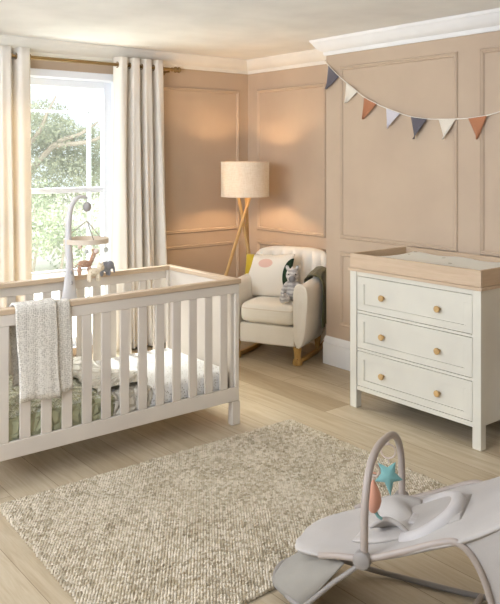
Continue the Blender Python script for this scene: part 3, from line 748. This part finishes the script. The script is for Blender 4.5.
# arms
for s_ in (1, -1):
    secs = []
    prof = [(-0.285, 0.035, 0.05), (-0.292, 0.0, 0.0), (-0.28, -0.012, -0.012), (-0.25, -0.012, -0.018), (-0.15, -0.010, -0.01), (-0.02, -0.008, 0.0), (0.08, -0.004, 0.01), (0.15, 0.0, 0.02), (0.20, 0.02, 0.02)]
    for y, ins, dz in prof:
        ins_ = max(0, ins)
        wob = 0.0
        z1 = 0.605 + (dz if y > -0.27 else -ins_*0.6)
        n = 8; ring = []
        # section: outer side flares to top, rounded top
        xi, xo = 0.212+ins_*0.5, 0.315-ins_*0.7-(0.02 if y > 0.2 else 0)
        zb = 0.125 + ins_*0.3
        pts = [(xi, zb), (xi, 0.45), (xi-0.004, z1-0.06), (xi+0.012, z1-0.018), (xi+0.045, z1), (xi+0.08, z1-0.012), (xo+0.004, z1-0.05), (xo+0.006, z1-0.12), (xo-0.004, 0.36), (xo-0.014, 0.22), (xo-0.04, 0.15), (xo-0.055, zb)]
        secs.append([(s_*x, y, z) for x, z in pts])
    loc('armrest', MB().loft(secs), M['chair'], smooth=180, sub=1)
# base
loc('seat_base', MB().box(-0.215, 0.215, -0.262, 0.22, 0.125, 0.272), M['chair'], bevel=0.012)
# seat cushion
sc_ = MB()
def cush(u, v):
    a = u*2*PI; ph = -PI/2+PI*v
    def sp(t, p): return math.copysign(abs(t)**p, t)
    x = 0.208*sp(math.cos(ph), 0.25)*sp(math.cos(a), 0.22); y = 0.245*sp(math.cos(ph), 0.25)*sp(math.sin(a), 0.22)
    z = 0.079*sp(math.sin(ph), 0.55)
    z += 0.012*(1-(x/0.21)**2)*(1-(y/0.25)**2)*(1 if z > 0 else 0) 
    return (x, y-0.045, 0.352+z)
sc_.grid(cush, 56, 28); loc('seat_cushion', sc_, M['chair'], smooth=180)
loc('cushion_piping', MB().tube([(0.207*math.copysign(abs(math.cos(a))**0.22, math.cos(a)), -0.045+0.2445*math.copysign(abs(math.sin(a))**0.22, math.sin(a)), 0.388) for a in [2*PI*(i+0.5)/80 for i in range(80)]], 0.0032, 6, True), M['piping'])
# channelled back
def back_outer(u, v):     # u around the closed section in x/y, v up
    a = u*2*PI
    zt = v
    hw = 0.275 + 0.030*math.sin(min(1, v*1.1)*PI*0.5)
    top = 0.0
    cx = 1-4*u if u <= 0.5 else 4*(u-0.5)-1
    sy = (-1 if u <= 0.5 else 1)*(1-abs(cx)**5)**0.5
    r = 1.0
    if v > 0.86: r = math.sqrt(max(0.0, 1-((v-0.86)/0.14)**2))
    x = hw*cx*(0.90+0.10*r)
    th = 0.055*(0.25+0.75*r)
    zz = 0.30 + 0.495*v - 0.055*(abs(x)/hw)**5*(v**2)
    y = 0.185 + 0.10*v + th*sy - 0.085*(abs(x)/0.28)**3*(1-0.3*v)
    if sy < 0: y += 0.036*((1-abs(math.sin(x/0.285*3.5*PI)))**1.5-0.4)*min(1, (1-v)*6)*min(1, (1-abs(cx))*8)
    return (x, y, zz)
bk = MB().grid(back_outer, 140, 36)
bk.add([back_outer(i/140, 1) for i in range(140)], [tuple(range(140))])
bk.add([back_outer(i/140, 0) for i in range(140)], [tuple(range(140))[::-1]])
loc('backrest', bk, M['chair'], smooth=60)
# legs and rockers
for s_ in (1, -1):
    X = 0.235*s_
    rp = [(X, y, 0.012+0.07*(abs(y+0.0)/0.42)**3) for y in [-0.30+0.62*i/20 for i in range(21)]]
    secs = [[(p[0]-0.013, p[1], p[2]-0.011), (p[0]+0.013, p[1], p[2]-0.011), (p[0]+0.013, p[1], p[2]+0.018), (p[0]-0.013, p[1], p[2]+0.018)] for p in rp]
    loc('rocker', MB().loft(secs), M['rocker'], bevel=0.003, smooth=30)
    loc('leg', MB().lathe([(0.032, 0.004), (0.036, 0.02), (0.032, 0.04), (0.022, 0.055), (0.024, 0.09), (0.031, 0.13)], (X, -0.262, 0), 16), M['rocker'])
    loc('leg', MB().lathe([(0.013, 0.02), (0.017, 0.04), (0.022, 0.08), (0.026, 0.15)], (X*0.98, 0.16, 0), 16), M['rocker'])
# scatter cushion (local x/z plane, front -Y)
def chair_to_world(x, y, z):
    p = Matrix.Rotation(RZC, 4, 'Z') @ Vector((x, y, z)); return (p.x+CHX, p.y+CHY, p.z)
def pillow(w, h, t, p=0.55):
    def fn(u, v):
        a = 2*u-1; b_ = 2*v-1
        th = t*((1-abs(a)**2.4)*(1-abs(b_)**2.4))**p
        pin = 1-0.07*(1-abs(a))**1 if False else 1
        x = w*a*(1-0.06*(1-b_*b_)*abs(a)); z = h*b_*(1-0.06*(1-a*a)*abs(b_))
        return x, th, z
    return fn
pf = pillow(0.222, 0.176, 0.068)
pm = MB().grid(lambda u, v: (pf(u, v)[0], -pf(u, v)[1], pf(u, v)[2]), 28, 28).grid(lambda u, v: (pf(u, v)[0], pf(u, v)[1], pf(u, v)[2]), 28, 28)
cu = pm.build('scatter_cushion', M['cushion'], None, smooth=180)
cu.location = chair_to_world(-0.118, 0.015, 0.592); cu.rotation_euler = (math.radians(-20), math.radians(-3), RZC+math.radians(-4))
tag(cu, 'square cushion with mustard, cream, blush and dark green shapes leaning in the armchair', 'cushion')

# plush zebra
zt = thing('zebra_plush', 'grey striped zebra soft toy sitting on the armchair seat against the cushion', 'soft toy', chair_to_world(0.14, -0.10, 0.435), RZC+math.radians(22)); zt.scale = (1.3, 1.3, 1.3)
zb = MB()
zp = [((0, 0, 0.062), (0.040, 0.034, 0.062), 0), ((0, -0.012, 0.150), (0.038, 0.034, 0.040), 0), ((0, -0.044, 0.138), (0.024, 0.030, 0.022), 0),
      ((-0.028, 0.006, 0.190), (0.012, 0.008, 0.020), -0.3), ((0.028, 0.006, 0.190), (0.012, 0.008, 0.020), 0.3),
      ((-0.045, -0.014, 0.075), (0.016, 0.016, 0.046), 0.45), ((0.045, -0.014, 0.075), (0.016, 0.016, 0.046), -0.45)]
for c, r, rot in zp: zb.ell(c, r, 16, 10, Matrix.Rotation(rot, 3, 'Y') if rot else None)
for s_ in (-1, 1):
    zb.ell((s_*0.036, -0.055, 0.024), (0.020, 0.052, 0.021), 14, 10, Matrix.Rotation(-s_*0.3, 3, 'Z')); zb.ell((s_*0.052, -0.100, 0.028), (0.021, 0.016, 0.026))
for k in range(5): zb.ell((0, 0.004+0.006*k, 0.192-0.014*k), (0.006, 0.010, 0.010), 10, 6)
zb.build('body', M['zebra'], zt, world=False, remesh=0.005)
MB().ell((0, -0.062, 0.136), (0.0215, 0.017, 0.019)).build('nose', M['zebra_dark'], zt, world=False)
for s_ in (-1, 1): MB().ell((s_*0.020, -0.041, 0.160), (0.004, 0.004, 0.004), 8, 6).build('eye', M['eye'], zt, world=False)

# olive throw over the right arm
ot = thing('olive_throw', 'olive green knitted throw draped over the right arm of the armchair', 'throw', chair_to_world(0.28, 0.06, 0.6), RZC)
def throw_fn(u, v):
    path = [(0.200, 0.44), (0.196, 0.53), (0.200, 0.590), (0.228, 0.620), (0.270, 0.628), (0.310, 0.615), (0.334, 0.58), (0.342, 0.52), (0.338, 0.42), (0.334, 0.32), (0.334, 0.235)]
    t = v*(len(path)-1); i = min(int(t), len(path)-2); k = t-i
    x = path[i][0]*(1-k)+path[i+1][0]*k; z = path[i][1]*(1-k)+path[i+1][1]*k
    dn = max(0, 0.6-z)
    y = -0.03 + 0.17*u - 0.03*dn
    x += dn*0.03*math.sin(u*11) + 0.004*math.sin(u*9)
    z += 0.045*u*(1 if t < 6 else max(0, 1-(t-6)/4)) + 0.02*math.sin(u*4)*(t > 9.5)
    return Vector((x*1.06, y, z))
tv = MB().grid(lambda u, v: chair_to_world(*throw_fn(u, v)), 24, 50)
tv.build('cloth', M['olive'], ot, solid=0.008, smooth=180)

# ------------------------------------------------------------------ bunting
bt = thing('bunting', 'string of triangular fabric flags strung across the panelled wall', 'bunting', (3.9, 3.2, 1.8))
sp = [(3.965, 2.232), (3.912, 2.181), (3.81, 2.099), (3.741, 2.051), (3.645, 1.985), (3.579, 1.941), (3.46, 1.886), (3.38, 1.855), (3.259, 1.815), (3.167, 1.788), (3.038, 1.768), (2.945, 1.762), (2.832, 1.759), (2.73, 1.760), (2.598, 1.772), (2.511, 1.790), (2.40, 1.825), (2.30, 1.865), (2.1, 1.96), (1.85, 2.11)]
FXX = 3.918
MB().tube(smoothpath([(FXX, y, z) for y, z in sp], 4), 0.0035, 6).build('cord', M['string'], bt)
def szat(y):
    for (a, za), (b_, zb2) in zip(sp[:-1], sp[1:]):
        if b_ <= y <= a: return za + (zb2-za)*(a-y)/(a-b_)
fl = [(3.925, 3.815, 3.945, 2.020, 'slate'), (3.745, 3.640, 3.748, 1.908, 'cream'), (3.575, 3.460, 3.582, 1.786, 'rust'), (3.375, 3.255, 3.362, 1.716, 'lilac'), (3.165, 3.035, 3.138, 1.640, 'slate'), (2.945, 2.815, 2.905, 1.634, 'cream'), (2.728, 2.597, 2.660, 1.630, 'rust'),
      (2.50, 2.38, 2.43, 1.70, 'lilac'), (2.25, 2.14, 2.18, 1.80, 'slate')]
names = {'slate': 'slate grey flag', 'cream': 'cream flag', 'rust': 'terracotta flag', 'lilac': 'pale grey flag'}
for k, (ya, yb, yt, zt_, c) in enumerate(fl):
    za, zb2 = szat(ya), szat(yb)
    def fn(u, v, ya=ya, yb=yb, yt=yt, zt_=zt_, za=za, zb2=zb2, k=k):
        y = (ya+(yb-ya)*u)*(1-v)+yt*v; z = (za+(zb2-za)*u)*(1-v)+zt_*v
        return (FXX-0.002-0.012*v*math.sin(u*4+k)-0.006*v*v, y, z)
    f_ = MB().grid(fn, 8, 12).build('flag', M['flag_'+c], bt, solid=0.0015, smooth=180); f_['label'] = names[c]
MB().ell((FXX+0.008, 3.965, 2.232), (0.012, 0.006, 0.006)).build('pin', M['string'], bt)

# ------------------------------------------------------------------ baby bouncer: local frame a (long), w (across)
bo = thing('baby_bouncer', 'grey marl baby bouncer seat with a toy arch on the floor beside the rug', 'baby bouncer', (2.135, 1.757, 0), math.atan2(-0.907, 0.42))
# local x = a ; local y = w  (rotate so that +x=a, +y=w)
def bl(name, mb, mat, **k): return mb.build(name, mat, bo, world=False, **k)
W0, W1 = -0.44, 0.0
wm = (W0+W1)/2
T = 0.0095
loop = smoothpath([(0.42, W0-0.0, 0.030), (0.25, W0, 0.013), (0.0, W0, 0.012), (-0.12, W0+0.015, 0.022), (-0.22, W0+0.045, 0.045), (-0.31, W0+0.09, 0.056), (-0.375, W0+0.15, 0.062), (-0.395, wm, 0.064), (-0.375, W1-0.15, 0.062), (-0.31, W1-0.09, 0.056), (-0.22, W1-0.045, 0.045), (-0.12, W1-0.015, 0.022), (0.0, W1, 0.012), (0.25, W1, 0.013), (0.42, W1, 0.030)], 6)
bl('base_tube', MB().tube(loop, T, 12), M['grey_plastic'])
bl('cross_bar', MB().tube(smoothpath([(0.27, W0, 0.014), (0.25, wm, 0.020), (0.27, W1, 0.014)], 6), 0.011, 12), M['bouncer_tube'])
for w_ in (W0, W1):
    s_ = -1 if w_ == W0 else 1
    bl('front_leg', MB().tube([(-0.005, w_, 0.285), (-0.12, w_-s_*0.025, 0.175), (-0.235, w_-s_*0.055, 0.05)], 0.008, 10), M['grey_plastic'])
    fp = smoothpath([(-0.17, w_-s_*0.040, 0.244), (-0.10, w_-s_*0.012, 0.272), (0.0, w_, 0.293), (0.10, w_, 0.335), (0.19, w_, 0.378), (0.25, w_, 0.402), (0.285, w_, 0.398), (0.315, w_, 0.372), (0.345, w_, 0.32), (0.368, w_, 0.25), (0.39, w_, 0.15), (0.41, w_, 0.035)], 6)
    bl('seat_frame', MB().tube(fp, 0.0105, 12), M['bouncer_tube'])
    yy = w_+s_*0.012
    bl('hub', MB().lathe([(0.0, 0.016*s_), (0.022, 0.016*s_), (0.027, 0.012*s_), (0.028, -0.01*s_), (0.0, -0.01*s_)], (-0.012, yy, 0.292), 28, 'Y'), M['grey_plastic'])
# front panel (fabric stretched from the loop up to the foot rest)
def panel(u, v):
    w_ = W0+0.02 + (W1-W0-0.04)*u
    # lower edge on the loop
    s_ = (u-0.5)*2
    a_ = abs(s_)
    lo = Vector((-0.395+0.015*a_**2+0.145*a_**4, wm+s_*0.165, 0.064-0.014*a_**2))
    hi = Vector((-0.20+0.12*a_**2, wm+s_*0.20, 0.215+0.035*a_))
    return lo*(1-v)+hi*v
bl('front_panel', MB().grid(panel, 24, 12), M['bouncer_panel'], solid=0.004, smooth=180)
# seat fabric
prof_ = [(-0.305, 0.198), (-0.28, 0.211), (-0.225, 0.230), (-0.15, 0.252), (-0.07, 0.276), (0.0, 0.296), (0.10, 0.334), (0.19, 0.376), (0.26, 0.405), (0.33, 0.440), (0.42, 0.497), (0.50, 0.55), (0.55, 0.575)]
hwid = [0.045, 0.110, 0.150, 0.182, 0.206, 0.222, 0.226, 0.228, 0.228, 0.224, 0.215, 0.18, 0.08]
P3 = smoothpath([(a, h, z) for (a, z), h in zip(prof_, hwid)], 5)
def seat(u, v):
    t = v*(len(P3)-1); i = min(int(t), len(P3)-2); k = t-i; p = P3[i]*(1-k)+P3[i+1]*k
    s_ = 2*u-1
    sag = 0.020*math.cos(s_*PI/2)*math.sin(min(1, max(0, (p.x+0.38)/0.6))*PI)
    if p.x > 0.2: sag += 0.0
    edge = 0.012*(abs(s_)**8)
    return (p.x, wm+s_*p.y, p.z - sag + 0.004 - edge)
bl('seat_fabric', MB().grid(seat, 36, 60), M['bouncer_fabric'], solid=0.010, smooth=180)
# side skirts at the back
for w_ in (W0+0.003, W1-0.003):
    poly = [(0.19, 0.375), (0.25, 0.400), (0.285, 0.396), (0.315, 0.370), (0.345, 0.318), (0.368, 0.25), (0.388, 0.16), (0.400, 0.09), (0.50, 0.09), (0.545, 0.35), (0.555, 0.565), (0.50, 0.547), (0.42, 0.494), (0.33, 0.437), (0.26, 0.405)]
    bl('side_skirt', MB().prism(poly, lambda u, v, d: (u, w_+d-0.002, v), 0.004), M['bouncer_fabric'])
# insert: padded liner and headrest
def pad(c, ax, bx, t, rot, tilt, name, mat, bend=0.0):
    R = Matrix.Rotation(tilt, 4, 'Y') @ Matrix.Rotation(rot, 4, 'Z')
    m_ = MB(); m_.ell((0, 0, 0), (ax, bx, t), 28, 14, None, 0.75)
    v = []
    for p in m_.v:
        q_ = Vector(p); q_.z += bend*(q_.y**2); q_ = R @ q_; v.append((q_.x+c[0], q_.y+c[1], q_.z+c[2]))
    m_.v = v; return bl(name, m_, mat, smooth=180)
def liner(u, v):
    a = -0.09 + 0.35*v; s_ = 2*u-1
    i = min(range(len(P3)), key=lambda k: abs(P3[k].x-a)); p = P3[i]
    zz = p.z
    for k in range(len(P3)-1):
        if P3[k].x <= a <= P3[k+1].x: r = (a-P3[k].x)/(P3[k+1].x-P3[k].x); zz = P3[k].z*(1-r)+P3[k+1].z*r
    hw = 0.125*(1-0.25*abs(2*v-1)**3)
    sag = 0.020*math.cos(s_*0.7*PI/2)*math.sin(min(1, max(0, (a+0.38)/0.6))*PI)
    bump_ = 0.022*(1-abs(s_)**4)*(1-abs(2*v-1)**6)
    return (a, wm+s_*hw, zz-sag+0.008+bump_)
bl('seat_liner', MB().grid(liner, 24, 30), M['bouncer_fabric'], solid=0.006, smooth=180)
hr = MB().tube(smoothpath([(0.085, wm-0.118, 0.318), (0.13, wm-0.135, 0.342), (0.18, wm-0.118, 0.372), (0.222, wm-0.065, 0.398), (0.232, wm, 0.406), (0.222, wm+0.065, 0.398), (0.18, wm+0.118, 0.372), (0.13, wm+0.135, 0.342), (0.085, wm+0.118, 0.318)], 5), [0.014]+[0.027]*39+[0.014], 14)
bl('headrest', hr, M['bouncer_insert'], smooth=180)
hs = MB().grid(lambda u, v: (-0.03+0.14*v+0.02*math.sin(u*5), wm-0.10*(1+0.2*v)+0.20*(1+0.2*v)*u, 0.300+0.028*math.sin(v*PI)+0.01*math.sin(u*9+v*4)+0.016*v+0.03*abs(2*u-1)**2), 20, 14)
bl('harness', hs, M['bouncer_fabric'], solid=0.012, smooth=180)
bl('harness_strap', MB().grid(lambda u, v: (0.09+0.03*u, wm-0.03+0.05*math.sin(v*3)-0.05*v+0.0*u, 0.338+0.01*math.sin(v*PI)+0.02*v), 3, 12), M['bouncer_insert'], solid=0.004, smooth=180)
# toy arch
ap = []
for i in range(49):
    t = PI*i/48
    ct = math.copysign(abs(math.cos(t))**0.75, math.cos(t))
    ww = wm - 0.222*(1+0.08*math.sin(t))*ct; zz = 0.30 + 0.283*(math.sin(t)**0.7)*(1+0.07*ct)
    ap.append((-0.008, ww, zz))
bl('toy_arch', MB().tube(smoothpath(ap, 2), 0.0125, 12), M['bouncer_tube'], smooth=60)

# hanging toys (top-level): positions on arch in world
def bw(a, w_, z):
    p = parent_matrix(bo) @ Vector((a, w_, z)); return p
RZB = math.atan2(-0.907, 0.42)
def ring_mb(r, t, cz): return MB().tube([(0, r*math.cos(a), cz+r*math.sin(a)) for a in [2*PI*i/28 for i in range(28)]], t, 8, True)
def fbox_toy(z, name, label, p):
    return thing(name, label, 'hanging toy', (p.x, p.y, z), math.atan2(-0.62, -0.78), 'toys hanging from the bouncer arch')
def arch_z(w_):
    q = min(((abs(b_-w_), c_) for a_, b_, c_ in ap)); return q[1]
w_s = wm+0.045; p = bw(-0.008, w_s, 0); zs = arch_z(w_s)-0.0135
s1 = fbox_toy(zs-0.118, 'star_toy', 'teal felt star toy hanging from the bouncer arch', p)
ring_mb(0.024, 0.0030, 0.083).build('ring', M['pale_ring'], s1, world=False)
MB().tube([(0, 0, 0.107), (0, 0, 0.1175)], 0.003, 6).build('strap', M['pale_ring'], s1, world=False)
MB().tube([(0, 0, 0.059), (0, 0, 0.044)], 0.0025, 6).build('strap', M['pale_ring'], s1, world=False)
sm_ = MB(); pts = []
for k in range(10):
    r = (0.062 if k == 0 else 0.050) if k % 2 == 0 else 0.025
    a = -PI/2 + PI*k/5 + 0.12
    pts.append((r*math.cos(a), r*math.sin(a)*1.12))
for sgn in (1, -1):
    o_ = [(0, x, z+0.0) for x, z in pts]; c_ = (sgn*0.016, 0, 0.0); mid = [(sgn*0.011, x*0.5, z*0.5) for x, z in pts]
    v = o_+mid+[c_]; f = [(k, (k+1) % 10, 10+(k+1) % 10, 10+k) for k in range(10)]+[(10+k, 10+(k+1) % 10, 20) for k in range(10)]
    sm_.add(v, f)
sm_.build('star', M['teal'], s1, world=False, smooth=70)
for k, mm in enumerate(('terracotta_felt', 'offwhite_plastic')):
    MB().tube([(0.004*k, -0.040, 0.004-0.008*k), (0.004*k, -0.062, 0.006-0.008*k)], 0.003, 6).build('ribbon_tag', M[mm], s1, world=False)
w_d = wm-0.128; p = bw(-0.008, w_d, 0); zs = arch_z(w_d)-0.0135
s2 = fbox_toy(zs-0.128, 'drop_toy', 'terracotta drop-shaped toy hanging from the bouncer arch', p)
ring_mb(0.020, 0.003, 0.098).build('ring', M['pale_ring'], s2, world=False)
MB().tube([(0, 0, 0.118), (0, 0, 0.1275)], 0.003, 6).build('strap', M['pale_ring'], s2, world=False)
MB().tube([(0, 0, 0.078), (0, 0, 0.066)], 0.0025, 6).build('strap', M['pale_ring'], s2, world=False)
MB().lathe([(0.0, -0.038), (0.010, -0.035), (0.021, -0.018), (0.026, 0.002), (0.023, 0.024), (0.014, 0.046), (0.006, 0.060), (0.003, 0.067), (0, 0.069)], (0, 0, 0), 24).build('drop', M['terracotta_felt'], s2, world=False)
MB().tube(smoothpath([(0, 0.006, -0.034), (0.004, 0.016, -0.046), (0, 0.026, -0.054)], 4), 0.005, 8).build('ribbon_tag', M['teal'], s2, world=False)
